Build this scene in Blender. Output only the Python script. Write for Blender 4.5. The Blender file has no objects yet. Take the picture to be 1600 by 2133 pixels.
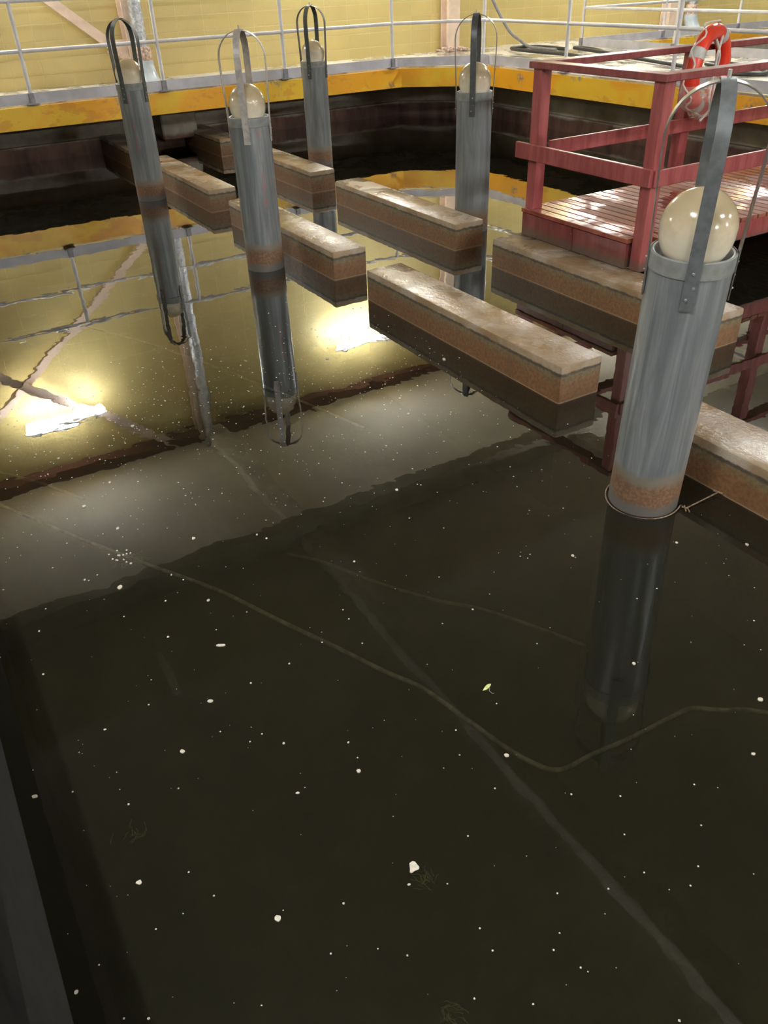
import bpy, bmesh, math, random
from mathutils import Vector, Matrix

C = bpy.context.scene.collection
SC = bpy.context.scene
R = math.radians

# ------------------------------------------------------------------ camera, world, exposure
cam = bpy.data.objects.new('camera', bpy.data.cameras.new('camera'))
C.objects.link(cam)
cr, cu, cf = Vector((0.516337, 0.855739, -0.033265)), Vector((-0.46778, 0.314361, 0.82605)), Vector((-0.717341, 0.410959, -0.562614))
cam.matrix_world = Matrix(((cr.x, cu.x, -cf.x, 0), (cr.y, cu.y, -cf.y, 0), (cr.z, cu.z, -cf.z, 2.08), (0, 0, 0, 1)))
cam.data.sensor_fit = 'VERTICAL'
cam.data.sensor_height = 36
cam.data.lens = 1667.4 / 2133 * 36
cam.data.clip_start = 0.02
SC.camera = cam
SC.view_settings.view_transform = 'Standard'
SC.view_settings.look = 'None'
SC.view_settings.gamma = 1
SC.view_settings.use_curve_mapping = False
SC.view_settings.exposure = 2.0
w = bpy.data.worlds.new('world')
SC.world = w
w.use_nodes = True
w.node_tree.nodes['Background'].inputs[0].default_value = (0.9, 0.95, 1, 1)
w.node_tree.nodes['Background'].inputs[1].default_value = 0.0
try:
    SC.cycles.use_denoising = True
    SC.cycles.max_bounces = 10
    SC.cycles.diffuse_bounces = 5
    SC.cycles.transparent_max_bounces = 12
    SC.cycles.caustics_reflective = False
    SC.cycles.sample_clamp_indirect = 6
except Exception:
    pass
WALL_LAMP = 66.0       # emission of the tubes on the yellow wall
CEIL_LAMP = 170.0       # emission of the ceiling tubes

# ------------------------------------------------------------------ mesh helpers
class MB:
    def __init__(s):
        s.b = bmesh.new()

    def box(s, lo, hi, bev=0.0, rot=None, seg=1):
        t = bmesh.new()
        c = [(a + b) / 2 for a, b in zip(lo, hi)]
        d = [b - a for a, b in zip(lo, hi)]
        bmesh.ops.create_cube(t, size=1, matrix=Matrix.Diagonal((*d, 1)))
        if bev:
            bmesh.ops.bevel(t, geom=list(t.edges), offset=bev, segments=seg, affect='EDGES', profile=0.5)
        M = Matrix.Translation(c)
        if rot is not None:
            M = M @ rot.to_4x4()
        s.add(t, M)
        return s

    def add(s, t, M=None):
        if M is not None:
            bmesh.ops.transform(t, matrix=M, verts=t.verts)
        me = bpy.data.meshes.new('tmp')
        t.to_mesh(me)
        t.free()
        s.b.from_mesh(me)
        bpy.data.meshes.remove(me)

    def tube(s, pts, r, seg=12, closed=False, cap=True):
        pts = [Vector(p) for p in pts]
        n = len(pts)
        rings = []
        prev = None
        for i, p in enumerate(pts):
            if closed:
                d = pts[(i + 1) % n] - pts[i - 1]
            else:
                d = pts[min(i + 1, n - 1)] - pts[max(i - 1, 0)]
            d.normalize()
            if prev is None:
                a = Vector((0, 0, 1)) if abs(d.z) < 0.9 else Vector((1, 0, 0))
                x = d.cross(a).normalized()
            else:
                x = (prev - d * prev.dot(d)).normalized()
            prev = x
            y = d.cross(x)
            rr = r[i] if isinstance(r, (list, tuple)) else r
            rings.append([s.b.verts.new(p + (x * math.cos(2 * math.pi * k / seg) + y * math.sin(2 * math.pi * k / seg)) * rr) for k in range(seg)])
        for i in range(n if closed else n - 1):
            A, B = rings[i], rings[(i + 1) % n]
            for k in range(seg):
                s.b.faces.new((A[k], A[(k + 1) % seg], B[(k + 1) % seg], B[k]))
        if cap and not closed:
            s.b.faces.new(rings[0][::-1])
            s.b.faces.new(rings[-1])
        return s

    def lathe(s, prof, seg=48, off=(0, 0, 0)):
        rings = []
        for r, z in prof:
            if r < 1e-6:
                rings.append([s.b.verts.new((off[0], off[1], off[2] + z))])
            else:
                rings.append([s.b.verts.new((off[0] + r * math.cos(2 * math.pi * k / seg), off[1] + r * math.sin(2 * math.pi * k / seg), off[2] + z)) for k in range(seg)])
        for A, B in zip(rings, rings[1:]):
            for k in range(seg):
                k2 = (k + 1) % seg
                if len(A) == 1 and len(B) == 1:
                    continue
                if len(A) == 1:
                    s.b.faces.new((A[0], B[k2], B[k]))
                elif len(B) == 1:
                    s.b.faces.new((A[k], A[k2], B[0]))
                else:
                    s.b.faces.new((A[k], A[k2], B[k2], B[k]))
        return s

    def prism(s, poly, z0, z1):
        a = [s.b.verts.new((x, y, z0)) for x, y in poly]
        b = [s.b.verts.new((x, y, z1)) for x, y in poly]
        n = len(poly)
        for i in range(n):
            s.b.faces.new((a[i], a[(i + 1) % n], b[(i + 1) % n], b[i]))
        s.b.faces.new(a[::-1])
        s.b.faces.new(b)
        return s

    def ribbon(s, pts, wdir, width, thick):
        """flat bar swept along pts; wdir is the width direction (unit), thickness across it"""
        pts = [Vector(p) for p in pts]
        wd = Vector(wdir).normalized()
        rings = []
        for i, p in enumerate(pts):
            d = (pts[min(i + 1, len(pts) - 1)] - pts[max(i - 1, 0)]).normalized()
            nn = d.cross(wd).normalized()
            rings.append([s.b.verts.new(p + wd * a * width / 2 + nn * b * thick / 2) for a, b in ((-1, -1), (1, -1), (1, 1), (-1, 1))])
        for A, B in zip(rings, rings[1:]):
            for k in range(4):
                s.b.faces.new((A[k], A[(k + 1) % 4], B[(k + 1) % 4], B[k]))
        s.b.faces.new(rings[0][::-1])
        s.b.faces.new(rings[-1])
        return s

    def build(s, name, mat, parent=None, smooth=False, loc=None):
        bmesh.ops.recalc_face_normals(s.b, faces=list(s.b.faces))
        me = bpy.data.meshes.new(name)
        s.b.to_mesh(me)
        s.b.free()
        if smooth:
            me.polygons.foreach_set('use_smooth', [True] * len(me.polygons))
            try:
                me.set_sharp_from_angle(angle=R(40))
            except Exception:
                pass
        me.materials.append(mat)
        o = bpy.data.objects.new(name, me)
        C.objects.link(o)
        if parent is not None:
            o.parent = parent
        if loc is not None:
            o.location = loc
        return o


def tag(o, label, cat, group=None, kind=None):
    o['label'] = label
    o['category'] = cat
    if group:
        o['group'] = group
    if kind:
        o['kind'] = kind
    return o


def thing(name, label, cat, loc=(0, 0, 0), group=None):
    o = bpy.data.objects.new(name, None)
    C.objects.link(o)
    o.location = loc
    o.empty_display_size = 0.1
    return tag(o, label, cat, group)


def struct(o):
    o['kind'] = 'structure'
    return o


def spline(pts, sub=6, closed=False):
    pts = [Vector(p) for p in pts]
    n = len(pts)
    out = []
    for i in range(n if closed else n - 1):
        if closed:
            p0, p1, p2, p3 = pts[i - 1], pts[i], pts[(i + 1) % n], pts[(i + 2) % n]
        else:
            p0, p1, p2, p3 = pts[max(i - 1, 0)], pts[i], pts[i + 1], pts[min(i + 2, n - 1)]
        for k in range(sub):
            t = k / sub
            out.append(0.5 * ((2 * p1) + (p2 - p0) * t + (2 * p0 - 5 * p1 + 4 * p2 - p3) * t * t + (3 * p1 - p0 - 3 * p2 + p3) * t ** 3))
    if not closed:
        out.append(pts[-1])
    return out

# ------------------------------------------------------------------ material helpers
class M:
    def __init__(s, name):
        s.m = bpy.data.materials.new(name)
        s.m.use_nodes = True
        s.t = s.m.node_tree
        s.t.nodes.clear()
        s.out = s.t.nodes.new('ShaderNodeOutputMaterial')

    def n(s, typ, ins=None, **props):
        nd = s.t.nodes.new('ShaderNode' + typ)
        for k, v in props.items():
            setattr(nd, k, v)
        for k, v in (ins or {}).items():
            i = nd.inputs[k]
            if isinstance(v, bpy.types.NodeSocket):
                s.t.links.new(v, i)
            else:
                if i.type == 'RGBA' and len(v) == 3:
                    v = (*v, 1)
                i.default_value = v
        return nd

    def coord(s, kind='Object'):
        return s.n('TexCoord').outputs[kind]

    def mapping(s, v, scale=(1, 1, 1), loc=(0, 0, 0), rot=(0, 0, 0)):
        return s.n('Mapping', {'Vector': v, 'Scale': scale, 'Location': loc, 'Rotation': rot}).outputs[0]

    def noise(s, v, scale, detail=4, rough=0.55, dist=0.0):
        return s.n('TexNoise', {'Vector': v, 'Scale': scale, 'Detail': detail, 'Roughness': rough, 'Distortion': dist}).outputs[0]

    def ramp(s, f, a, b, lo=0.0, hi=1.0):
        return s.n('MapRange', {'Value': f, 'From Min': a, 'From Max': b, 'To Min': lo, 'To Max': hi}, interpolation_type='SMOOTHSTEP').outputs[0]

    def math(s, op, a, b=0.0):
        return s.n('Math', {0: a, 1: b}, operation=op).outputs[0]

    def mix(s, f, a, b, blend='MIX'):
        nd = s.t.nodes.new('ShaderNodeMix')
        nd.data_type = 'RGBA'
        nd.blend_type = blend
        for i, v in ((0, f), (6, a), (7, b)):
            if isinstance(v, bpy.types.NodeSocket):
                s.t.links.new(v, nd.inputs[i])
            else:
                nd.inputs[i].default_value = (*v, 1) if isinstance(v, tuple) and len(v) == 3 else v
        return nd.outputs[2]

    def bump(s, h, dist, strength=1.0):
        return s.n('Bump', {'Height': h, 'Distance': dist, 'Strength': strength}).outputs[0]

    def sep(s, v):
        return s.n('SeparateXYZ', {0: v}).outputs

    def bsdf(s, color, rough=0.5, metal=0.0, normal=None, spec=0.5, alpha=None, coat=0.0):
        ins = {'Base Color': color, 'Roughness': rough, 'Metallic': metal, 'Specular IOR Level': spec}
        if normal is not None:
            ins['Normal'] = normal
        if alpha is not None:
            ins['Alpha'] = alpha
        if coat:
            ins['Coat Weight'] = coat
            ins['Coat Roughness'] = 0.08
        return s.n('BsdfPrincipled', ins).outputs[0]

    def done(s, sh):
        s.t.links.new(sh, s.out.inputs[0])
        return s.m


def simple(name, col, rough=0.5, metal=0.0, var=0.12, scale=18, bump=0.0, spec=0.5, coat=0.0):
    m = M(name)
    c = m.coord()
    f = m.noise(c, scale)
    dark = tuple(x * (1 - var * 2) for x in col)
    lite = tuple(min(1, x * (1 + var)) for x in col)
    nm = m.bump(m.noise(c, scale * 3), bump) if bump else None
    return m.done(m.bsdf(m.mix(m.ramp(f, 0.3, 0.7), dark, lite), rough, metal, nm, spec, coat=coat))


def mat_blocks():
    m = M('yellow_painted_block')
    c = m.coord()
    x, y, z = m.sep(c)[:3]
    v = m.n('CombineXYZ', {0: y, 1: z, 2: 0.0}).outputs[0]
    br = m.n('TexBrick', {'Vector': v, 'Color1': (0.60, 0.48, 0.185), 'Color2': (0.565, 0.455, 0.18), 'Mortar': (0.66, 0.545, 0.25), 'Scale': 1.0,
                          'Mortar Size': 0.006, 'Mortar Smooth': 0.3, 'Bias': 0.0, 'Brick Width': 0.4, 'Row Height': 0.2}, offset=0.0, squash=1.0)
    n1 = m.noise(c, 1.3, 5)
    col = m.mix(m.ramp(n1, 0.35, 0.7, 0, 0.35), br.outputs[0], (0.47, 0.37, 0.13))
    n2 = m.noise(c, 30, 3)
    h = m.math('ADD', m.math('MULTIPLY', br.outputs[1], -0.6), m.math('MULTIPLY', n2, 0.3))
    return m.done(m.bsdf(col, 0.42, 0, m.bump(h, 0.004), 0.5))


def mat_curb():
    m = M('yellow_orange_curb_paint')
    c = m.coord()
    n1 = m.noise(c, 0.9, 4, 0.55)
    col = m.mix(m.ramp(n1, 0.46, 0.55), (0.90, 0.55, 0.035), (0.90, 0.42, 0.020))
    n2 = m.noise(m.mapping(c, (2.5, 2.5, 5), (3, 1, 2)), 1.0, 4, 0.6)
    col = m.mix(m.ramp(n2, 0.56, 0.62, 0, 0.55), col, (0.70, 0.30, 0.03))
    n3 = m.noise(m.mapping(c, (1.6, 1.6, 1.6), (7, 4, 5)), 1.0, 2, 0.5)
    n4 = m.noise(m.mapping(c, (22, 22, 12)), 1.0, 5, 0.7)
    peel = m.math('MULTIPLY', m.ramp(n3, 0.60, 0.66), m.ramp(n4, 0.48, 0.55))
    col = m.mix(peel, col, (0.25, 0.24, 0.25))
    return m.done(m.bsdf(col, 0.38, 0, m.bump(m.noise(c, 40), 0.002)))


def mat_beam():
    m = M('stained_concrete_beam')
    c = m.coord()
    gz = m.sep(c)[2]
    nb = m.noise(c, 9, 5, 0.6)
    nf = m.noise(c, 45, 4, 0.6)
    zz = m.math('ADD', gz, m.math('MULTIPLY', m.math('SUBTRACT', nb, 0.5), 0.10))
    top = m.mix(m.ramp(m.noise(c, 3.2, 5, 0.65), 0.38, 0.62), (0.28, 0.185, 0.10), (0.38, 0.315, 0.245))
    top = m.mix(m.ramp(m.noise(c, 2.1, 3), 0.52, 0.66, 0, 0.8), top, (0.22, 0.13, 0.055))
    rust = m.mix(m.ramp(nf, 0.35, 0.65), (0.120, 0.052, 0.017), (0.180, 0.084, 0.029))
    rust = m.mix(m.ramp(m.noise(m.mapping(c, (5, 5, 1.2)), 1.0, 3), 0.5, 0.72, 0, 0.6), rust, (0.12, 0.055, 0.025))
    olive = m.mix(m.ramp(nf, 0.3, 0.7), (0.108, 0.075, 0.033), (0.165, 0.122, 0.060))
    side = m.mix(m.ramp(zz, 0.095, 0.17), rust, olive)
    side = m.mix(m.math('MULTIPLY', m.ramp(m.math('ADD', gz, m.math('MULTIPLY', m.math('SUBTRACT', m.noise(c, 22, 4, 0.6), 0.5), 0.035)), 0.158, 0.168), m.ramp(m.noise(c, 6, 3), 0.34, 0.46, 0.25, 1)), side, (0.050, 0.036, 0.025))
    wet = m.ramp(gz, 0.003, 0.012, 1, 0)
    side = m.mix(wet, side, (0.24, 0.15, 0.085))
    side = m.mix(m.ramp(gz, -0.002, 0.002, 1, 0), side, (0.05, 0.03, 0.018))
    lip = m.math('ADD', gz, m.math('MULTIPLY', m.math('SUBTRACT', m.noise(c, 16, 4, 0.6), 0.5), 0.03))
    col = m.mix(m.ramp(lip, 0.176, 0.186), side, top)
    nz = m.ramp(m.sep(m.n('NewGeometry').outputs['Normal'])[2], 0.6, 0.9)
    puddle = m.ramp(m.noise(c, 2.6, 4, 0.55), 0.42, 0.58)
    rtop = m.mix(puddle, (0.38, 0.38, 0.38), (0.12, 0.12, 0.12))
    rgh = m.mix(nz, (0.62, 0.62, 0.62), rtop)
    bh = m.math('ADD', m.math('MULTIPLY', nf, 1.0), m.math('MULTIPLY', m.noise(c, 14, 4), 1.2))
    return m.done(m.bsdf(col, rgh, 0, m.bump(bh, 0.0042), 0.6))


def mat_basin():
    m = M('dark_basin_concrete')
    c = m.coord()
    gz = m.sep(c)[2]
    n1 = m.noise(c, 1.7, 6, 0.65)
    n2 = m.noise(m.mapping(c, (3, 3, 1)), 2.0, 5)
    up = m.mix(m.ramp(n1, 0.35, 0.65), (0.32, 0.275, 0.22), (0.50, 0.45, 0.37))
    lo = m.mix(m.ramp(n2, 0.35, 0.65), (0.10, 0.052, 0.040), (0.18, 0.098, 0.068))
    zz = m.math('ADD', gz, m.math('MULTIPLY', m.math('SUBTRACT', n1, 0.5), 0.12))
    col = m.mix(m.ramp(zz, 0.16, 0.22), lo, up)
    col = m.mix(m.ramp(gz, -0.02, 0.0, 1, 0), col, (0.03, 0.022, 0.014))
    return m.done(m.bsdf(col, 0.7, 0, m.bump(m.noise(c, 25), 0.006), 0.3))


def mat_deck():
    m = M('wet_walkway_concrete')
    c = m.coord()
    n1 = m.noise(c, 1.6, 6, 0.6, 0.4)
    n2 = m.noise(m.mapping(c, (1, 1, 1), (5, 3, 0)), 3.5, 5, 0.65)
    col = m.mix(m.ramp(n1, 0.36, 0.62), (0.30, 0.265, 0.21), (0.60, 0.55, 0.45))
    col = m.mix(m.ramp(n2, 0.55, 0.66, 0, 0.8), col, (0.20, 0.175, 0.145))
    rgh = m.mix(m.ramp(n1, 0.42, 0.6), (0.14, 0.14, 0.14), (0.55, 0.55, 0.55))
    return m.done(m.bsdf(col, rgh, 0, m.bump(n2, 0.003)))


def mat_pipe(name='grey_pipe', line=None):
    m = M(name)
    c = m.coord()
    x, y, gz = m.sep(c)[:3]
    rnd = m.n('ObjectInfo').outputs['Random']
    seed = m.math('MULTIPLY', rnd, 40.0)
    cv = m.n('VectorMath', {0: c, 1: m.n('CombineXYZ', {0: seed, 1: seed, 2: 0.0}).outputs[0]}, operation='ADD').outputs[0]
    st = m.noise(m.mapping(cv, (17, 17, 1.3)), 1.0, 6, 0.62, 1.1)
    cl = m.noise(cv, 5, 4)
    col = m.mix(m.ramp(st, 0.30, 0.72), (0.122, 0.131, 0.138), (0.232, 0.240, 0.245))
    col = m.mix(m.ramp(st, 0.62, 0.74, 0, 0.35), col, (0.46, 0.46, 0.44))
    dk = m.noise(m.mapping(cv, (42, 42, 1.0), (9, 2, 0)), 1.0, 4, 0.55, 0.8)
    col = m.mix(m.math('MULTIPLY', m.ramp(dk, 0.58, 0.68, 0, 0.8), m.ramp(gz, 0.9, 1.1, 1, 0.3)), col, (0.11, 0.12, 0.13))
    if line is not None:
        d = m.math('ABSOLUTE', m.math('SUBTRACT', m.math('ARCTAN2', y, x), line))
        dash = m.ramp(m.noise(m.mapping(c, (3, 3, 16)), 1.0, 5, 0.7), 0.46, 0.56, 0, 0.7)
        col = m.mix(m.math('MULTIPLY', m.ramp(d, 0.03, 0.06, 1, 0), dash), col, (0.42, 0.11, 0.11))
    zz = m.math('ADD', gz, m.math('MULTIPLY', m.math('SUBTRACT', cl, 0.5), 0.12))
    sp = m.noise(cv, 70, 3)
    rust = m.mix(m.ramp(sp, 0.4, 0.65), (0.15, 0.078, 0.042), (0.22, 0.125, 0.070))
    col = m.mix(m.ramp(zz, 0.205, 0.24, 1, 0), col, (0.19, 0.165, 0.13))
    col = m.mix(m.ramp(zz, 0.15, 0.20, 1, 0), col, rust)
    col = m.mix(m.ramp(zz, 0.04, 0.075, 1, 0), col, (0.13, 0.115, 0.105))
    col = m.mix(m.ramp(gz, 0.0, 0.004, 1, 0), col, (0.05, 0.045, 0.035))
    rgh = m.mix(m.ramp(zz, 0.19, 0.23), (0.65, 0.65, 0.65), (0.33, 0.33, 0.33))
    return m.done(m.bsdf(col, rgh, 0.0, None))


def mat_red(name='red_painted_timber', k=0.85):
    m = M(name)
    c = m.coord()
    g = m.noise(m.mapping(c, (18, 18, 2.5)), 1.0, 5, 0.6)
    col = m.mix(m.ramp(g, 0.35, 0.68), (0.28 * k, 0.052 * k, 0.054 * k), (0.42 * k, 0.108 * k, 0.106 * k))
    gz = m.sep(c)[2]
    col = m.mix(m.math('MULTIPLY', m.ramp(gz, 0.03, 0.11, 1, 0), m.ramp(g, 0.2, 0.7, 0.6, 1)), col, (0.10, 0.070, 0.052))
    return m.done(m.bsdf(col, 0.36, 0, m.bump(g, 0.0015)))


def mat_reddeck():
    m = M('wet_red_deck_boards')
    c = m.coord()
    g = m.noise(m.mapping(c, (2.5, 22, 10)), 1.0, 5, 0.6)
    p = m.noise(c, 2.2, 4, 0.6)
    col = m.mix(m.ramp(g, 0.35, 0.68), (0.19, 0.040, 0.030), (0.34, 0.090, 0.065))
    col = m.mix(m.ramp(p, 0.45, 0.62, 0, 0.65), col, (0.25, 0.105, 0.050))
    rgh = m.mix(m.ramp(p, 0.44, 0.56), (0.15, 0.15, 0.15), (0.60, 0.60, 0.60))
    return m.done(m.bsdf(col, rgh, 0, m.bump(m.noise(m.mapping(c, (6, 26, 10)), 1.0, 4), 0.0022), 0.4))


def mat_globe():
    m = M('cream_globe_plastic')
    c = m.coord()
    gz = m.sep(c)[2]
    n1 = m.noise(c, 7, 5, 0.6)
    zz = m.math('ADD', gz, m.math('MULTIPLY', m.math('SUBTRACT', n1, 0.5), 0.22))
    col = m.mix(m.ramp(zz, 1.17, 1.34), (0.76, 0.68, 0.53), (0.42, 0.33, 0.20))
    return m.done(m.bsdf(col, 0.16, 0, None, 0.5))


def mat_water():
    m = M('murky_still_water')
    c = m.coord()
    h1 = m.noise(c, 2.2, 3, 0.5, 0.3)
    h2 = m.noise(m.mapping(c, (5, 9, 1), rot=(0, 0, 0.5)), 1.0, 2, 0.5)
    h = m.math('ADD', m.math('MULTIPLY', h1, 1.0), m.math('MULTIPLY', h2, 0.14))
    nm = m.bump(h, 0.0014)
    f0 = m.n('Fresnel', {'IOR': 1.36, 'Normal': nm}).outputs[0]
    fr = m.math('MAXIMUM', f0, m.math('MINIMUM', m.math('SUBTRACT', m.math('MULTIPLY', f0, 2.4), 0.039), 0.8))
    gl = m.n('BsdfGlossy', {'Color': (1, 1, 1, 1), 'Roughness': 0.012, 'Normal': nm}).outputs[0]
    murk = m.n('BsdfDiffuse', {'Color': (0.020, 0.0185, 0.0105, 1)}).outputs[0]
    clear = m.n('BsdfTransparent', {'Color': (0.62, 0.58, 0.42, 1)}).outputs[0]
    base = m.n('MixShader', {0: 0.5, 1: murk, 2: clear}).outputs[0]
    return m.done(m.n('MixShader', {0: fr, 1: base, 2: gl}).outputs[0])


def mat_emit(name, strength, col=(0.94, 0.98, 1.0)):
    m = M(name)
    return m.done(m.n('Emission', {'Color': (*col, 1), 'Strength': strength}).outputs[0])


def mat_foil():
    m = M('silver_pipe_wrap')
    c = m.coord()
    h = m.noise(c, 16, 4, 0.6, 0.6)
    return m.done(m.bsdf(m.mix(m.ramp(h, 0.35, 0.65), (0.38, 0.40, 0.44), (0.62, 0.65, 0.70)), 0.22, 0.55, m.bump(h, 0.02)))


def mat_plastic():
    m = M('clear_plastic_film')
    c = m.coord()
    h = m.noise(c, 22, 4, 0.6, 0.8)
    g = m.bsdf((0.80, 0.74, 0.70), 0.18, 0, m.bump(h, 0.02))
    t = m.n('BsdfTransparent', {'Color': (1, 1, 1, 1)}).outputs[0]
    return m.done(m.n('MixShader', {0: 0.25, 1: t, 2: g}).outputs[0])


BLOCK, CURB, BEAM, BASIN, DECK, PIPE, RED, REDRAIL, REDKICK, REDDECK, GLOBE, WATER = (f() for f in (mat_blocks, mat_curb, mat_beam, mat_basin, mat_deck, mat_pipe, mat_red, lambda: mat_red('maroon_handrail_paint', 0.62), lambda: mat_red('dark_red_kick_board', 0.50), mat_reddeck, mat_globe, mat_water))
CREAM_WALL = simple('cream_painted_wall', (0.62, 0.55, 0.36), 0.6, scale=1.2)
CEIL = simple('brown_ceiling_boards', (0.78, 0.72, 0.60), 0.7, scale=1.0, var=0.05)
CEILBEAM = simple('tan_roof_beam', (0.72, 0.66, 0.55), 0.6, scale=3)
CROSSBEAM = simple('dark_brown_cross_beam', (0.30, 0.25, 0.17), 0.6, scale=3)
RUSTBEAM = simple('rust_red_eave_beam', (0.16, 0.060, 0.040), 0.6, scale=3)
RAIL = simple('white_railing_paint', (0.72, 0.70, 0.72), 0.32, scale=9, var=0.06)
SLEEVE = simple('grey_post_sleeve', (0.27, 0.26, 0.28), 0.45)
TOE = simple('pale_grey_toe_board', (0.56, 0.55, 0.60), 0.45, scale=4, var=0.08)
BEIGE = simple('beige_steel_paint', (0.78, 0.62, 0.50), 0.5, scale=6, var=0.06)
RUSTY = simple('flaking_rusty_base', (0.55, 0.40, 0.31), 0.7, scale=30, var=0.3)
ELBOW = simple('pale_blue_pipe_paint', (0.46, 0.52, 0.57), 0.25, scale=9, var=0.08)
FOIL, PLASTIC = mat_foil(), mat_plastic()
STRAP_DARK = simple('dark_grey_strap', (0.075, 0.080, 0.080), 0.42, 0.2, scale=25)
STRAP_GREY = simple('grey_strap', (0.150, 0.160, 0.165), 0.36, 0.3, scale=25)
STRAP_PALE = simple('pale_galvanised_strap', (0.44, 0.40, 0.37), 0.42, 0.2, scale=25)
EDGE_METAL = simple('bright_strap_metal', (0.30, 0.29, 0.27), 0.26, 0.6, scale=25)
COLLAR = simple('grey_rim_band', (0.205, 0.210, 0.20), 0.5, scale=20)
LINER = simple('white_pipe_lining', (0.80, 0.82, 0.88), 0.45, var=0.03)
BOLT = simple('zinc_bolt', (0.45, 0.44, 0.42), 0.35, 0.6)
GREYHOSE = simple('grey_hose_rubber', (0.20, 0.19, 0.19), 0.5, scale=14)
BLACKHOSE = simple('black_hose_rubber', (0.030, 0.030, 0.036), 0.4, scale=14)
ROPE = simple('pale_submerged_hose', (0.30, 0.30, 0.30), 0.5, scale=24, var=0.25)
OLDROPE = simple('dull_submerged_line', (0.12, 0.115, 0.10), 0.6, scale=24, var=0.25)
RINGRED = simple('orange_red_float', (0.72, 0.048, 0.024), 0.28, scale=5, var=0.08)
BAND = simple('grey_reflective_band', (0.50, 0.48, 0.45), 0.5)
CORD = simple('off_white_cord', (0.62, 0.56, 0.50), 0.7)
FLAKE = simple('white_paint_flake', (0.62, 0.56, 0.46), 0.6, scale=60, var=0.08)
SPECK = simple('pale_dust', (0.62, 0.60, 0.54), 0.7)
WEED = simple('green_weed', (0.22, 0.29, 0.15), 0.6, scale=60, var=0.3)
LEAF = simple('yellow_green_leaf', (0.58, 0.60, 0.25), 0.5, scale=80, var=0.15)
STEM = simple('grey_leaf_stem', (0.33, 0.31, 0.28), 0.6)
WIRE = simple('rusty_wire', (0.26, 0.17, 0.11), 0.5, scale=60, var=0.25)
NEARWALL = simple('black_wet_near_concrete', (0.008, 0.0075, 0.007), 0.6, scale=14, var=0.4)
HOUSING = simple('white_lamp_housing', (0.75, 0.75, 0.72), 0.5, var=0.03)
TUBE_OFF = simple('unlit_tube_glass', (0.70, 0.66, 0.50), 0.3, var=0.03)
TUBE_WALL = mat_emit('lit_wall_tube', WALL_LAMP)
TUBE_CEIL = mat_emit('lit_ceiling_tube', CEIL_LAMP, (0.94, 0.98, 1.0))

# ------------------------------------------------------------------ the room and the basins
struct(MB().box((-13.6, -7, 0.585), (-13.1, 24, 5.2)).build('wall_left', BLOCK))
struct(MB().box((-13.6, 24, -1.6), (11, 24.3, 5.2)).build('wall_far', CREAM_WALL))
struct(MB().box((10.7, -7, -1.6), (11, 24, 5.2)).build('wall_right', CREAM_WALL))
struct(MB().box((-13.6, -7.3, -1.6), (11, -7, 5.2)).build('wall_back', CREAM_WALL))
struct(MB().box((-13.6, -7.3, 5.0), (11, 24.3, 5.2)).build('ceiling', CEIL))
struct(MB().prism([(-13.3, -7), (-11.44, -7), (-11.44, 7.15), (-10.62, 8.13), (10.7, 8.13), (10.7, 11.03), (-11.70, 11.03), (-11.70, 24), (-13.3, 24)], 0.585, 0.85).build('floor', DECK))
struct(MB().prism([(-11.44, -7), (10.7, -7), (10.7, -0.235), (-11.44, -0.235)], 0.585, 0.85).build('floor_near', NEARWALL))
PO = [(-11.41, -0.235), (-11.41, 7.139), (-10.606, 8.10), (10.7, 8.10)]
PI_ = [(10.7, 8.13), (-10.62, 8.13), (-11.44, 7.15), (-11.44, -0.235)]
struct(MB().prism(PO + PI_, 0.585, 0.83).build('trim_1', CURB))
struct(MB().prism([(-11.70, 11.03), (-11.67, 11.06), (-11.67, 24), (-11.70, 24)], 0.60, 0.83).build('trim_2', CURB))
struct(MB().box((-11.67, 11.03, 0.60), (10.7, 11.06, 0.83)).build('trim_3', CURB))
# the basin walls stand back under the walkway
struct(MB().prism([(-13.2, -0.5), (-12.85, -0.5), (-12.85, 8.0), (-12.0, 8.88), (10.7, 8.88), (10.7, 9.1), (-13.2, 9.1)], -1.5, 0.585).build('wall_basin_left', BASIN))
struct(MB().prism([(-12.85, -0.235), (-12.78, -0.235), (-12.78, 7.97), (-11.97, 8.81), (10.7, 8.81), (10.7, 8.88), (-12.0, 8.88), (-12.85, 8.0)], -1.5, 0.20).build('trim_4', BASIN))
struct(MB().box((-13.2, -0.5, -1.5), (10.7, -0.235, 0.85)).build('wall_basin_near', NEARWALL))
struct(MB().box((10.4, -0.235, -1.5), (10.7, 8.88, 0.585)).build('wall_basin_right', BASIN))
struct(MB().box((-13.2, -0.5, -1.6), (10.7, 9.1, -1.5)).build('floor_basin', BASIN))
struct(MB().box((-12.85, 3.68, 0.13), (-12.30, 4.20, 0.585), 0.02).build('wall_haunch', BASIN))
struct(MB().prism([(-11.9, 11.06), (-11.70, 11.06), (-11.70, 24), (-11.9, 24)], -1.5, 0.60).build('wall_tank_left', BASIN))
struct(MB().box((-11.7, 10.9, -1.5), (10.7, 11.06, 0.60)).build('wall_tank_near', BASIN))
struct(MB().box((-11.9, 10.9, -1.6), (10.7, 24, -1.5)).build('floor_tank', BASIN))


def water(x0, x1, y0, y1, label):
    b = bmesh.new()
    bmesh.ops.create_grid(b, x_segments=2, y_segments=2, size=0.5, matrix=Matrix.Translation(((x0 + x1) / 2, (y0 + y1) / 2, 0)) @ Matrix.Diagonal((x1 - x0, y1 - y0, 1, 1)))
    m = MB()
    m.add(b)
    return tag(m.build('water', WATER), label, 'water', kind='stuff')


water(-12.80, 10.4, -0.235, 8.83, 'dark murky still water filling the main basin around the concrete beams')
water(-11.70, 10.7, 11.06, 24, 'water in the second tank beyond the walkway at upper right')

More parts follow.
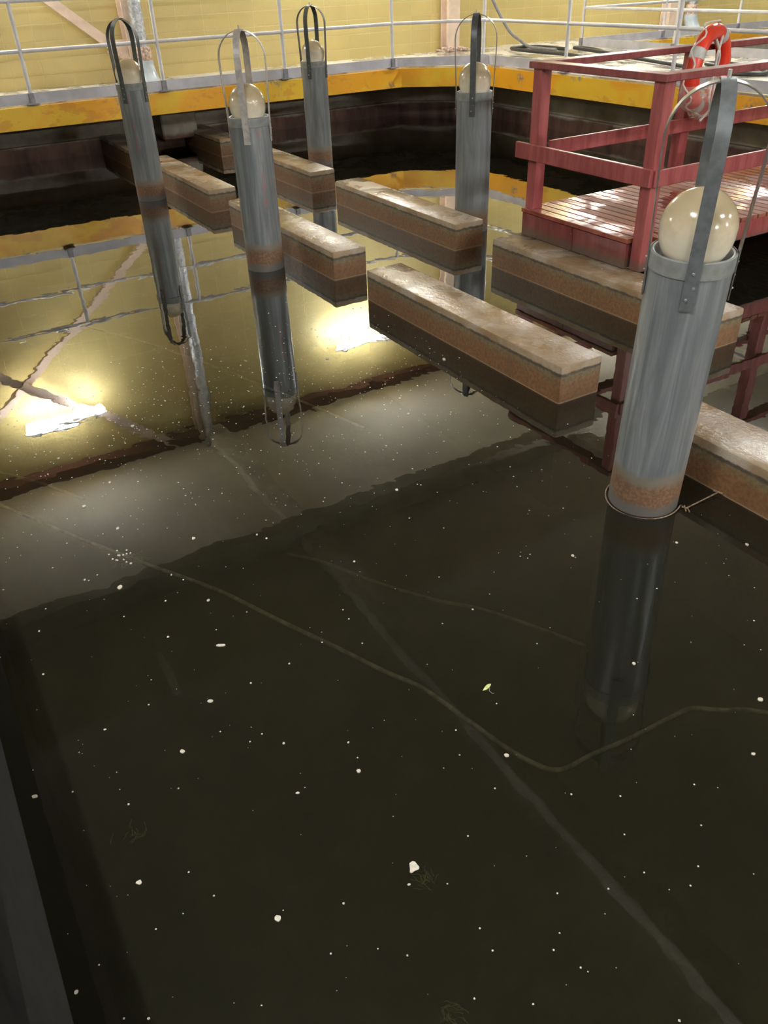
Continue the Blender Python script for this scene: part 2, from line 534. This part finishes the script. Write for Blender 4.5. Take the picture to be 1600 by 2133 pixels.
# roof steel: beams over each wall column, one cross beam, eave beam
for k, y in enumerate((-1.65, 3.86, 9.2, 14.6)):
    struct(MB().box((-13.0, y - 0.17, 4.80), (10.7, y + 0.17, 5.0), 0.01).build('trim_%d' % (5 + k), CEILBEAM))
struct(MB().box((-9.2, -7, 4.62), (-8.95, 24, 4.998)).build('trim_9', CROSSBEAM))
struct(MB().box((-13.1, -7, 4.82), (-12.86, 24, 4.998)).build('trim_10', RUSTBEAM))

# ------------------------------------------------------------------ lamps
def wall_lamp(y, label):
    t = thing('wall_lamp', label, 'lamp', (-13.1, y, 3.86), 'fluorescent lamps along the yellow wall')
    for q in (-0.45, 0.45):
        MB().box((0, q - 0.02, 0.04), (0.44, q + 0.02, 0.08), 0.004).build('bracket', HOUSING, t)
    MB().box((0.34, -0.66, 0.02), (0.44, 0.66, 0.06), 0.01).build('housing', HOUSING, t)
    MB().box((0.34, -0.62, -0.08), (0.44, 0.62, 0.02), 0.03, seg=3).build('diffuser', TUBE_WALL, t, True)
    return t


for y, l in ((-4.2, 'lit fluorescent lamp on yellow wall, before the first wall column'), (1.40, 'lit fluorescent lamp mirrored in water left of the beams, on yellow wall'),
             (7.04, 'lit fluorescent lamp mirrored beside the nearest beam, on yellow wall'), (12.65, 'lit fluorescent lamp high on yellow wall above the second tank'),
             (18.3, 'lit fluorescent lamp on yellow wall farthest to the right')):
    wall_lamp(y, l)


for y, l in ((3.2, 'lit fluorescent lamp on the cream wall right of the view'), (12.4, 'lit fluorescent lamp on the cream wall far right of the view')):
    t = thing('wall_lamp', l, 'lamp', (10.7, y, 3.92))
    MB().box((-0.12, -0.66, 0.02), (0, 0.66, 0.08), 0.01).build('housing', HOUSING, t)
    MB().box((-0.12, -0.62, -0.08), (-0.02, 0.62, 0.02), 0.03, seg=3).build('diffuser', TUBE_CEIL, t, True)


def ceiling_lamp(x, y, z, ax, label, lit=True):
    t = thing('ceiling_lamp', label, 'lamp', (x, y, z), 'fluorescent lamps under the ceiling')
    d = (0.62, 0.05) if ax == 'x' else (0.05, 0.62)
    MB().box((-d[0], -d[1], 0.03), (d[0], d[1], 0.10), 0.008).build('housing', HOUSING, t)
    a = (0.58, 0, -0.005) if ax == 'x' else (0, 0.58, -0.005)
    MB().tube([(-a[0], -a[1], a[2]), a], 0.035, 12).build('tube', TUBE_CEIL if lit else TUBE_OFF, t, True)


ceiling_lamp(-7.7, 1.14, 4.9, 'x', 'unlit ceiling fluorescent fixture mirrored faintly in the dark water at lower left', False)
ceiling_lamp(-7.4, 11.0, 4.9, 'x', 'lit ceiling lamp over the walkway between the two tanks')
ceiling_lamp(-1.3, -1.0, 4.9, 'x', 'lit ceiling lamp behind the viewer, over the near walkway')
ceiling_lamp(3.4, 5.6, 4.9, 'y', 'lit ceiling lamp over the basin right of the view')
ceiling_lamp(4.0, 12.0, 4.9, 'x', 'lit ceiling lamp over the second tank far to the right')
ceiling_lamp(4.5, -0.9, 4.9, 'x', 'lit ceiling lamp behind the viewer, over the right corner')

# ------------------------------------------------------------------ steel columns, brace, drain pipes on the wall
def steel_column(y, label, rusty=True):
    t = thing('steel_column', label, 'column', (-12.97, y, 0.85), 'beige steel columns on the yellow wall')
    m = MB()
    m.box((0.10, -0.115, 0), (0.115, 0.115, 4.1)).box((-0.115, -0.115, 0), (-0.10, 0.115, 4.1)).box((-0.10, -0.006, 0), (0.10, 0.006, 4.1))
    m.build('shaft', BEIGE, t)
    if rusty:
        m = MB()
        rnd = random.Random(int(y * 10))
        m.box((-0.12, -0.20, 0), (0.17, 0.20, 0.018), 0.004)
        for k in range(14):
            a, b = rnd.uniform(-0.1, 0.2), rnd.uniform(-0.24, 0.24)
            s_ = rnd.uniform(0.03, 0.07)
            m.box((a - s_, b - s_, 0.005), (a + s_, b + s_, rnd.uniform(0.02, 0.07)), 0.008, Matrix.Rotation(rnd.uniform(0, 3), 3, 'Z'))
        m.build('base_plate', RUSTY, t)


steel_column(-1.65, 'beige steel column farthest left along the yellow wall')
steel_column(3.685, 'beige steel column beside the silver drain pipe and its gusset', False)
steel_column(9.10, 'beige steel column with flaking foot near the basin corner')
steel_column(14.34, 'beige steel column at upper right behind the second tank railing', False)

br = thing('cross_brace', 'beige steel X-shaped cross brace on the yellow wall at left', 'brace', (-12.92, 0, 0))
for p, q, nm in (((0, 3.55, 1.15), (0, -1.6, 5.24), 0), ((0.03, -1.6, 1.15), (0.03, 3.55, 5.24), 1)):
    d = (Vector(q) - Vector(p)).normalized()
    m = MB()
    m.ribbon([p, q], Vector((1, 0, 0)).cross(d), 0.13, 0.014)
    off = Vector((1, 0, 0)).cross(d) * 0.06
    m.ribbon([Vector(p) + off + Vector((0.04, 0, 0)), Vector(q) + off + Vector((0.04, 0, 0))], (1, 0, 0), 0.08, 0.012)
    m.build('diagonal', BEIGE, br)
def plate(poly, x0, x1):
    m = MB()
    b0 = [m.b.verts.new((x0, y, z)) for y, z in poly]
    b1 = [m.b.verts.new((x1, y, z)) for y, z in poly]
    for i in range(len(poly)):
        j = (i + 1) % len(poly)
        m.b.faces.new((b0[i], b0[j], b1[j], b1[i]))
    m.b.faces.new(b0)
    m.b.faces.new(b1[::-1])
    return m
g = plate([(3.68, 1.02), (3.68, 1.37), (3.35, 1.37), (3.27, 1.23)], 0.0, 0.016).build('gusset', BEIGE, br)
for y, z in ((3.37, 1.27), (3.47, 1.19), (3.58, 1.12)):
    MB().tube([(0.016, y, z), (0.034, y, z)], 0.018, 8).build('bolt', BEIGE, g)


def drain_pipe(y, label):
    t = thing('drain_pipe', label, 'pipe', (-12.70, y, 0.85))
    MB().lathe([(0, 0.42), (0.088, 0.42), (0.088, 4.14), (0, 4.14)], 28).build('pipe_run', FOIL, t, True)
    MB().lathe([(0, 0.24), (0.105, 0.24), (0.115, 0.26), (0.115, 0.40), (0.098, 0.43), (0, 0.43)], 28).build('collar', RUSTY, t, True)
    pts = [(0, 0, 0.26), (0.005, 0, 0.18), (0.04, 0.01, 0.09), (0.10, 0.02, 0.0), (0.13, 0.025, -0.05)]
    MB().tube(spline(pts, 6), 0.125, 24).build('elbow', ELBOW, t, True)


drain_pipe(3.71, 'silver wrapped drain pipe with pale blue elbow beside the left steel column')
drain_pipe(14.66, 'silver drain pipe beside the steel column at upper right')

# ------------------------------------------------------------------ railings
def railing(label, posts, lines, toe, group=None):
    t = thing('guard_railing', label, 'railing')
    for x, y in posts:
        p = MB().tube([(x, y, 0.85), (x, y, 1.90)], 0.024, 12).build('post', RAIL, t, True)
        MB().box((x - 0.032, y - 0.032, 0.85), (x + 0.032, y + 0.032, 0.975), 0.004).build('sleeve', SLEEVE, p)
        MB().box((x - 0.07, y - 0.07, 0.85), (x + 0.07, y + 0.07, 0.862), 0.002).build('base_plate', SLEEVE, p)
    for ln in lines:
        for z, n in ((1.405, 'middle_rail'), (1.90, 'top_rail')):
            MB().tube([(x, y, z) for x, y in ln], 0.022, 12).build(n, RAIL, t, True)
    for (a, b), inset in toe:
        a, b = Vector((*a, 0)), Vector((*b, 0))
        d = (b - a).normalized()
        nn = Vector((-d.y, d.x, 0)) * inset
        MB().ribbon([a + nn + Vector((0, 0, 0.915)), b + nn + Vector((0, 0, 0.915))], (0, 0, 1), 0.118, 0.012).build('toe_board', TOE, t)
    return t


LP = [(-11.40, y) for y in (-3.1, -1.42, 0.25, 1.89, 3.53, 5.25, 6.98)]
RP = [(-10.80, 8.17), (-9.02, 8.17), (-7.22, 8.17), (-5.42, 8.17)]
railing('white tubular guard railing with toe board around the yellow basin edge', LP + RP,
        [[(-11.40, -6.5), (-11.40, 7.02), (-10.74, 8.17), (-5.42, 8.17)]],
        [(((-11.40, -6.5), (-11.40, 7.06)), 0), (((-11.40, 7.06), (-10.66, 8.17)), 0), (((-10.66, 8.17), (-5.42, 8.17)), 0)])
railing('white tubular guard railing around the second tank at upper right', [(-11.76, 10.97), (-9.75, 10.97), (-7.7, 10.97), (-5.6, 10.97), (-11.76, 12.9), (-11.76, 14.9), (-11.76, 16.9)],
        [[(-11.76, 19), (-11.76, 10.97), (-3.0, 10.97)]],
        [(((-11.76, 10.97), (-3.0, 10.97)), 0), (((-11.76, 19), (-11.76, 10.97)), 0)])

# ------------------------------------------------------------------ concrete beams in two rows
def beam(x0, x1, y0, y1, label):
    b = bmesh.new()
    L, W_, H_ = x1 - x0, y1 - y0, 0.2255
    bmesh.ops.create_cube(b, size=1, matrix=Matrix.Translation((L / 2, W_ / 2, (H_ - 0.7) / 2)) @ Matrix.Diagonal((L, W_, H_ + 0.7, 1)))
    bmesh.ops.bevel(b, geom=[e for e in b.edges if not all(v.co.z < 0 for v in e.verts)], offset=0.016, segments=2, affect='EDGES', profile=0.5)
    m = MB()
    m.add(b)
    return tag(m.build('concrete_beam', BEAM, None, True, (x0, y0, 0)), label, 'beam', 'low concrete beams in two rows across the basin')


FY, BY = (2.897, 3.203), (4.135, 4.440)
beam(-12.78, -11.30, *FY, 'concrete beam farthest back in the near row, in shade behind the leftmost pipe')
beam(-10.70, -8.455, *FY, 'tan-topped concrete beam just right of the leftmost pipe')
beam(-7.915, -5.709, *FY, 'concrete beam passing behind the pipe with pale straps')
beam(-5.18, -3.025, *FY, 'large wet concrete beam with glare on top, in the centre of the basin')
beam(-2.47, -0.30, *FY, 'concrete beam cut by the right picture edge behind the nearest pipe')
beam(-12.78, -11.30, *BY, 'concrete beam farthest back in the far row, in shade beside the haunch')
beam(-10.50, -8.555, *BY, 'concrete beam ending in front of the third pipe, far row')
beam(-7.982, -5.782, *BY, 'concrete beam ending in front of the pipe near the basin corner')
beam(-5.264, -3.054, *BY, 'concrete beam carrying the end of the red footbridge')

# ------------------------------------------------------------------ globe posts
PR = 0.155
SW = PR + 0.020
def strap_path():
    pts = [(-PR - 0.004, 0.985), (-PR - 0.006, 1.165), (-PR - 0.011, 1.30), (-SW + 0.002, 1.46), (-SW, 1.555)]
    for k in range(1, 18):
        a = math.pi - math.pi * k / 18
        pts.append((SW * math.cos(a), 1.555 + 0.178 * math.sin(a)))
    return pts + [(-x, z) for x, z in pts[:5]][::-1]


PIPE_A, PIPE_B = mat_pipe('grey_pipe_red_print', R(-35)), mat_pipe('grey_pipe_faint_print', R(0))


def globe_post(x, y, ang, smat, label, lean=(0, 0), emat=None, pmat=PIPE):
    t = thing('globe_post', label, 'post', (x, y, 0), 'grey pipes with caged globes standing in the basin')
    t.rotation_euler = (lean[0], lean[1], 0)
    p = MB().lathe([(PR, -1.45), (PR, 1.163), (PR - 0.006, 1.166)], 64).build('pipe', pmat, t, True)
    MB().lathe([(PR - 0.006, 1.166), (PR - 0.012, 1.163), (PR - 0.012, 0.9)], 64).build('lining', LINER, p, True)
    MB().lathe([(PR, 1.100), (PR + 0.004, 1.102), (PR + 0.004, 1.164), (PR - 0.004, 1.168)], 64).build('rim_band', COLLAR, t, True)
    prof = []
    for k in range(25):
        a = -math.pi / 2 + math.pi * k / 24
        prof.append((0.141 * math.cos(a) * (1.0 if a > 0 else 0.985), 1.243 + (0.146 if a > 0 else 0.16) * math.sin(a)))
    prof[0] = (0, prof[0][1])
    prof[-1] = (0, prof[-1][1])
    MB().lathe(prof, 48).build('globe', GLOBE, t, True)
    for k, mm in ((0, smat), (1, emat or smat)):
        a = R(ang + 90 * k)
        ca, sa = math.cos(a), math.sin(a)
        pts = [(q * ca, q * sa, z + (0.006 if k == 0 and z > 1.6 else 0)) for q, z in strap_path()]
        s = MB().ribbon(pts, (-sa, ca, 0), 0.050, 0.005).build('strap', mm, t, True)
        for sg in (-1, 1):
            for z, o in ((1.03, -0.009), (1.075, 0.010), (1.13, 0.0)):
                m = MB()
                c0 = Vector((sg * (PR + 0.006) * ca - o * sa, sg * (PR + 0.006) * sa + o * ca, z))
                dd = Vector((sg * ca, sg * sa, 0))
                m.tube([c0, c0 + dd * 0.008], [0.0065, 0.004], 8)
                m.build('bolt', BOLT, s)
    MB().tube([(0, 0, 1.73), (0, 0, 1.765)], 0.007, 8).build('top_bolt', BOLT, t)
    return t


globe_post(-9.505, 2.593, -49, STRAP_DARK, 'grey globe pipe with dark straps, leftmost, in front of the silver drain pipe', pmat=PIPE_A)
globe_post(-6.394, 2.603, -34, STRAP_PALE, 'grey globe pipe with pale galvanised straps, second from left', pmat=PIPE_B)
globe_post(-9.98, 4.985, -48, STRAP_DARK, 'grey globe pipe with dark straps, farthest back, between yellow curb and beams')
globe_post(-6.270, 4.665, -43, STRAP_DARK, 'grey globe pipe before the basin corner, left of the red footbridge', emat=EDGE_METAL)
front = globe_post(-2.078, 2.577, -46, STRAP_GREY, 'nearest and largest grey globe pipe, leaning, with rusty foot at the water', (0.027, 0.049), EDGE_METAL)
# wire collar on the front post
m = MB()
ring = [(0.168 * math.cos(a), 0.168 * math.sin(a), 0.010 + 0.008 * math.sin(a + 0.4)) for a in [R(-160 + 190 * k / 40) for k in range(41)]]
e = Vector(ring[-1])
ring += [tuple(e + Vector((0.012, 0.014, 0))), tuple(e + Vector((0.045, -0.012, 0)))]
m.tube(ring, 0.0032, 8)
m.tube([(0.155, 0.085, 0.012), (0.175, 0.10, 0.012), (0.20, 0.085, 0.012)], 0.0032, 6)
m.build('wire_collar', WIRE, front, True)
tag(MB().tube(spline([(-1.90, 2.66, 0.012), (-1.905, 2.76, 0.010), (-1.905, 2.875, 0.016)], 5), 0.0035, 6).tube([(-1.925, 2.872, 0.018), (-1.885, 2.885, 0.018)], 0.0045, 6).build('tie_wire', WIRE),
    'thin rusty tie wire between the nearest pipe and the beam behind it', 'wire')

# ------------------------------------------------------------------ red footbridge
fb = thing('footbridge', 'dark red timber footbridge with handrails at the right, boards wet', 'bridge', (-4.57, 4.40, 0.2255))
ox, oy, oz = 4.57, -4.40, -0.2255
def fbx(name, boxes, mat, bev=0.004):
    m = MB()
    for lo, hi in boxes:
        m.box([a + b for a, b in zip(lo, (ox, oy, oz))], [a + b for a, b in zip(hi, (ox, oy, oz))], bev)
    return m.build(name, mat, fb)
for px in (-5.16, -3.985):
    for py in (4.46, 6.05, 7.75):
        z0 = 0.2255 if py < 5 else 0.30
        fbx('post', [((px - 0.048, py - 0.048, z0), (px + 0.048, py + 0.048, 1.425))], RED)
fbx('top_rail', [((-5.24, 4.39, 1.425), (-3.915, 4.51, 1.470))], REDRAIL)
fbx('top_rail', [((-5.235, 4.512, 1.425), (-5.115, 8.05, 1.470))], REDRAIL)
fbx('top_rail', [((-4.03, 4.512, 1.425), (-3.915, 8.05, 1.470))], REDRAIL)
fbx('middle_rail', [((-5.33, 4.375, 0.80), (-3.925, 4.41, 0.915))], RED)
fbx('middle_rail', [((-5.112, 4.52, 0.83), (-5.085, 8.05, 0.935))], RED)
fbx('middle_rail', [((-3.937, 4.412, 0.80), (-3.910, 8.05, 0.905))], RED)
fbx('kick_board', [((-5.205, 4.385, 0.228), (-4.62, 4.415, 0.405)), ((-4.615, 4.385, 0.228), (-4.06, 4.415, 0.405)), ((-4.09, 4.415, 0.228), (-4.06, 4.9, 0.405)), ((-4.63, 4.377, 0.228), (-4.605, 4.386, 0.36))], REDKICK)
bds = []
y = 4.375
while y < 8.08:
    bds.append(((-5.21, y, 0.408), (-4.045 if y < 4.50 else -3.935, min(y + 0.085, 8.09), 0.440)))
    y += 0.0965
fbx('deck_boards', bds, REDDECK, 0.003)
fbx('stringer', [((-3.975, 4.55, 0.275), (-3.935, 8.09, 0.408))], RED)
fbx('stringer', [((-5.16, 4.55, 0.275), (-5.12, 8.09, 0.408))], RED)

# ------------------------------------------------------------------ life ring on the bridge rail
lr = thing('life_ring', 'orange-red life ring hanging on the red footbridge handrail', 'life ring', (-4.985, 6.05, 1.30))
lr.rotation_euler = (0, 0, R(16))
def torus_pts(Rm, n, a0=0, a1=2 * math.pi, closed=True):
    return [(0, Rm * math.cos(a0 + (a1 - a0) * k / (n if closed else n - 1)), Rm * math.sin(a0 + (a1 - a0) * k / (n if closed else n - 1))) for k in range(n)]
MB().tube(torus_pts(0.268, 56), 0.060, 20, True).build('float', RINGRED, lr, True)
for k in range(4):
    a = R(62 + 90 * k)
    MB().tube(torus_pts(0.268, 7, a - 0.13, a + 0.13, False), 0.0625, 20).build('band', BAND, lr, True)
rp = []
for k in range(60):
    a = 2 * math.pi * k / 60
    sw = abs(math.sin(2 * (a - R(62))))
    rp.append((0.035 * math.sin(9 * a), (0.325 + 0.022 * sw) * math.cos(a), (0.325 + 0.022 * sw) * math.sin(a)))
MB().tube(rp, 0.007, 8, True).build('grab_line', CORD, lr, True)
m = MB()
m.tube(spline([(0.05, -0.05, 0.22), (0.07, 0.02, 0.10), (0.06, -0.01, -0.06), (0.07, -0.04, -0.20), (0.06, 0.05, -0.32)], 6), 0.010, 8)
m.tube(spline([(0.05, 0.06, 0.24), (0.07, -0.03, 0.05), (0.06, 0.04, -0.10), (0.07, 0.02, -0.26), (0.05, -0.10, -0.36)], 6), 0.010, 8)
m.build('loose_cord', CORD, lr, True)
m = MB()
rnd = random.Random(4)
N1, N2 = 22, 14
V = []
for i in range(N1):
    row = []
    for j in range(N2):
        a = R(-165 + 150 * i / (N1 - 1))
        b = 2 * math.pi * j / N2
        rr_ = 0.082 + rnd.uniform(-0.014, 0.022)
        row.append(m.b.verts.new(((rr_ * math.sin(b)), (0.268 + rr_ * math.cos(b)) * math.cos(a), (0.268 + rr_ * math.cos(b)) * math.sin(a))))
    V.append(row)
for i in range(N1 - 1):
    for j in range(N2):
        m.b.faces.new((V[i][j], V[i][(j + 1) % N2], V[i + 1][(j + 1) % N2], V[i + 1][j]))
m.build('plastic_wrap', PLASTIC, lr, True)

# ------------------------------------------------------------------ hoses on the walkway
tag(MB().tube(spline([(-12.98, 9.55, 2.9), (-12.99, 9.65, 2.2), (-12.92, 9.9, 1.62), (-12.55, 10.0, 1.14), (-12.25, 10.05, 0.97), (-11.95, 10.05, 0.885), (-11.4, 10.1, 0.875)], 8), 0.025, 12).build('hose', GREYHOSE, None, True),
    'grey hose hanging down the yellow wall onto the walkway', 'hose')
hp = [(-11.3, 10.25), (-11.9, 10.28), (-12.15, 10.05), (-12.05, 9.70), (-11.6, 9.50), (-10.9, 9.40), (-10.2, 9.30), (-9.6, 9.10), (-9.2, 9.25), (-9.4, 9.6), (-10.2, 9.85), (-11.0, 10.12), (-10.7, 10.22), (-10.0, 9.95), (-9.2, 9.72), (-8.4, 9.52), (-7.7, 9.34), (-7.2, 9.24), (-6.92, 9.36), (-7.05, 9.62), (-7.5, 9.85), (-7.95, 9.80), (-7.9, 9.55), (-7.4, 9.40), (-7.05, 9.45)]
pts = spline([(x, y, 0.878) for x, y in hp], 8)
pts = [Vector((p.x, p.y, 0.878 + 0.052 * (0.5 - 0.5 * math.cos(i / len(pts) * 9)))) for i, p in enumerate(pts)]
tag(MB().tube(pts, 0.026, 12).build('hose', BLACKHOSE, None, True), 'black hose lying in loops on the walkway behind the railing', 'hose')

# ------------------------------------------------------------------ hoses and lines under the surface
H1 = [(-3.977, -0.094), (-3.8, 0.014), (-3.472, 0.174), (-3.172, 0.32), (-2.912, 0.461), (-2.585, 0.665), (-2.28, 0.807), (-2.013, 0.922), (-1.798, 1.003), (-1.655, 1.075), (-1.493, 1.124), (-1.334, 1.164), (-1.213, 1.195), (-1.133, 1.244), (-1.125, 1.367), (-1.114, 1.545), (-1.107, 1.716), (-1.09, 1.789), (-1.027, 1.856), (-0.98, 1.941), (-0.89, 2.042)]
tag(MB().tube(spline([(x, y, -0.022 - 0.012 * math.sin(i * 1.3)) for i, (x, y) in enumerate(H1)], 5), 0.0085, 10).build('submerged_hose', ROPE, None, True), 'long pale hose just under the water, bending sharply at lower right', 'hose')
tag(MB().tube(spline([(x, y, -0.02) for x, y in [(-5.957, 0.969), (-5.267, 1.288), (-4.705, 1.49), (-4.223, 1.644), (-3.855, 1.754), (-3.44, 1.87)]], 5), 0.007, 8).build('submerged_line', ROPE, None, True), 'thin pale line under the water crossing the mirrored second pipe', 'line')
tag(MB().tube(spline([(x, y, -0.02) for x, y in [(-4.21, 0.012), (-4.108, 0.067), (-3.855, 0.233), (-3.591, 0.372)]], 5), 0.007, 8).build('submerged_line', OLDROPE, None, True), 'short dull line under the water at the left picture edge', 'line')
tag(MB().tube(spline([(x, y, -0.05) for x, y in [(-2.67, 1.031), (-2.598, 1.09), (-2.497, 1.156), (-2.295, 1.254), (-2.068, 1.393), (-1.914, 1.52), (-1.702, 1.639), (-1.527, 1.724)]], 5), 0.007, 8).build('submerged_line', OLDROPE, None, True), 'faint dull line under the water left of the mirrored nearest pipe', 'line')

# ------------------------------------------------------------------ debris floating on the water
def flake(x, y, sx, sy, seed, mat=FLAKE):
    rnd = random.Random(seed)
    n = 9
    a0 = rnd.uniform(0, 6)
    # long axis across the line of sight
    u = Vector((0.497, 0.868, 0))
    v = Vector((-0.868, 0.497, 0))
    poly = []
    for k in range(n):
        a = 2 * math.pi * k / n
        q = rnd.uniform(0.75, 1.12)
        p = u * math.cos(a) * sx / 2 * q + v * math.sin(a) * sy / 2 * q
        poly.append((p.x, p.y))
    m = MB()
    m.prism(poly, 0.0, min(sx, sy) * 0.18 + 0.0008)
    return m.build('paint_flake', mat, None, False, (x, y, 0.0003))


FL = [(-1.991, 0.418, 0.0201, 0.0179), (-2.065, 0.073, 0.0098, 0.0086), (-1.835, 0.263, 0.0157, 0.0197), (-1.687, 0.555, 0.0094, 0.0118), (-1.576, 0.735, 0.0078, 0.0098), (-1.46, 0.707, 0.0136, 0.0163), (-1.918, -0.183, 0.0181, 0.0167), (-1.732, 0.056, 0.0074, 0.0088), (-1.491, 0.51, 0.0118, 0.0104), (-1.465, 0.008, 0.0175, 0.0176), (-1.165, 0.293, 0.0179, 0.0235), (-1.109, 0.461, 0.0065, 0.008), (-1.264, -0.212, 0.0108, 0.0142), (-1.108, -0.077, 0.0082, 0.0077), (-1.312, 0.007, 0.0051, 0.0053), (-1.3, -0.146, 0.005, 0.005), (-0.99, 0.168, 0.0047, 0.0044), (-2.232, 0.551, 0.0345, 0.0183), (-2.387, 0.399, 0.0093, 0.0136), (-2.446, -0.05, 0.0089, 0.0102), (-2.505, 0.606, 0.0117, 0.0181), (-2.786, 0.327, 0.0182, 0.0356), (-2.919, 0.216, 0.0103, 0.0135), (-3.492, 0.353, 0.0164, 0.0263), (-3.217, 0.438, 0.0134, 0.0239), (-2.946, 0.703, 0.0152, 0.0224), (-3.64, 0.517, 0.0123, 0.0237), (-4.17, 0.788, 0.0193, 0.0298), (-4.037, 0.354, 0.013, 0.0214), (-2.598, 0.459, 0.0078, 0.0122), (-2.922, 0.413, 0.0126, 0.014), (-2.748, 0.534, 0.0082, 0.0133), (-2.695, -0.014, 0.0076, 0.0117), (-1.993, 0.571, 0.0069, 0.0093), (-2.005, 0.727, 0.007, 0.0098), (-1.925, 2.011, 0.012, 0.0202), (-1.332, 1.762, 0.0118, 0.017), (-0.982, 1.992, 0.0206, 0.0203), (-0.848, 1.785, 0.0148, 0.0137), (-1.259, 1.133, 0.0167, 0.0188), (-1.578, 2.673, 0.0139, 0.0215), (-2.777, 1.667, 0.0162, 0.0213), (-1.88, 1.458, 0.0093, 0.0113), (-1.75, 2.44, 0.0121, 0.0178), (-1.918, 1.568, 0.0057, 0.0089), (-1.448, 1.239, 0.0065, 0.0086), (-1.06, 0.639, 0.0105, 0.0083), (-1.041, 1.207, 0.0072, 0.0086), (-0.434, 0.996, 0.0067, 0.0076), (-0.644, 0.728, 0.0069, 0.0055), (-1.006, 0.729, 0.0052, 0.0056), (-0.741, 0.897, 0.0049, 0.005), (-0.858, 1.243, 0.0055, 0.0063), (-0.745, 1.204, 0.0052, 0.0058), (-3.916, 2.729, 0.0214, 0.0376), (-4.365, 2.125, 0.0219, 0.0309), (-3.606, 2.203, 0.014, 0.0251), (-3.414, 2.14, 0.0135, 0.0234), (-2.815, 0.953, 0.0087, 0.0149), (-2.764, 0.977, 0.0086, 0.0146), (-2.402, 1.221, 0.0102, 0.0133)]
SPECIAL = {17: 'elongated cream flake floating at left centre, above a round flake', 10: 'oval pale flake floating below the image centre at the bottom', 9: 'chunky white flake floating at lower left, alone',
           21: 'notched white flake floating just below the clump of weed and bubbles', 37: 'white flake floating at the right picture edge below the mirrored pipe', 39: 'white flake floating close to the sharp bend of the submerged hose'}
for i, (x, y, a, b) in enumerate(FL):
    tag(flake(x, y, a, b * 0.8, i), SPECIAL.get(i, 'small white flake floating on the dark water'), 'flake', 'white flakes floating on the water')
m = MB()
m.prism([(0.0, 0.018), (0.007, 0.016), (0.018, 0.0), (0.017, -0.006), (0.004, -0.011), (-0.004, -0.017), (-0.009, -0.015), (-0.008, -0.006), (-0.009, 0.012)], 0, 0.003)
o = m.build('paint_flake', FLAKE, None, False, (-1.097, 0.675, 0.0003))
o.rotation_euler[2] = R(60)
tag(o, 'largest cream flake, three-cornered, floating at lower right of centre', 'flake', 'white flakes floating on the water')

# dust specks
m = MB()
rnd = random.Random(11)
for k in range(1500):
    if k < 650:
        px, py = rnd.uniform(-5.2, -0.3), rnd.uniform(-0.2, 2.8)
    elif k < 1050:
        px, py = rnd.gauss(-4.0, 0.55), rnd.gauss(1.3, 0.9)
    elif k < 1250:
        px, py = rnd.gauss(-4.3, 0.35), rnd.gauss(2.2, 0.35)
    else:
        px, py = rnd.gauss(-4.4, 0.3), rnd.gauss(0.55, 0.3)
    if py < -0.2 or py > 2.85 or (px + 2.064) ** 2 + (py - 2.6) ** 2 < 0.06 or px > 0:
        continue
    d = math.hypot(px, py, 2.08)
    s = rnd.choice((0.0010, 0.0013, 0.0018, 0.0026)) * (0.55 + d * 0.24)
    a0 = rnd.uniform(0, 3)
    m.prism([(px + s * math.cos(a0 + q * 1.2566), py + s * math.sin(a0 + q * 1.2566)) for q in range(5)], 0.0002, 0.0002 + s * 0.3)
tag(m.build('floating_dust', SPECK), 'fine pale dust scattered all over the water surface', 'dust', kind='stuff')

# leaf
lf = thing('leaf', 'yellow-green leaf with bent stem floating right of centre', 'leaf', (-1.525, 1.254, 0.001))
u = Vector((0.497, 0.868)); v = Vector((-0.868, 0.497))
def uvp(p, s=1.0):
    q = u * p[0] * s + v * p[1] * s
    return (q.x, q.y)
MB().prism([uvp(p, 0.001) for p in [(-14, -14), (-4, 3), (4, 12), (13, 16), (19, 15), (15, 6), (8, -4), (-4, -12)]], 0, 0.002).build('blade', LEAF, lf)
MB().tube([(*uvp(p, 0.001), 0.001) for p in [(12, -2), (8, -16), (15, -26), (18, -30), (23, -28)]], 0.0012, 6).build('stem', STEM, lf)

def weed(x, y, L, n, seed, label):
    rnd = random.Random(seed)
    m = MB()
    a = rnd.uniform(0, 3)
    for k in range(n):
        p = Vector((rnd.gauss(0, L * 0.3), rnd.gauss(0, L * 0.3), -0.008))
        pts = [p]
        b = a + rnd.gauss(0, 0.5)
        for q in range(4):
            b += rnd.gauss(0, 0.4)
            pts.append(pts[-1] + Vector((math.cos(b), math.sin(b), rnd.gauss(0, 0.04))) * L * 0.16)
        for q in pts:
            q.z = min(q.z, -0.003)
        m.tube(pts, 0.0011, 5)
    return tag(m.build('water_weed', WEED, None, True, (x, y, 0)), label, 'weed', 'tufts of green weed in the water')


weed(-2.97, 0.42, 0.085, 26, 1, 'tuft of green weed with bubbles near the submerged hose at left')
weed(-1.045, 0.685, 0.045, 22, 2, 'small tuft of green weed beside the largest three-cornered flake')
weed(-0.739, 0.54, 0.05, 20, 3, 'curved tuft of green weed at the bottom, right of centre')
weed(-1.622, 0.034, 0.055, 14, 5, 'sparse tuft of weed at lower left above the chunky flake')
m = MB()
rnd = random.Random(3)
for k in range(14):
    p = (-3.0 + rnd.gauss(0, 0.03), 0.395 + rnd.gauss(0, 0.03))
    m.lathe([(0, 0.0045), (0.003, 0.0035), (0.0045, 0.0003)], 8, (*p, 0))
tag(m.build('foam_bubbles', FLAKE, None, True), 'cluster of tiny white bubbles beside the weed tuft at left', 'bubbles', kind='stuff')
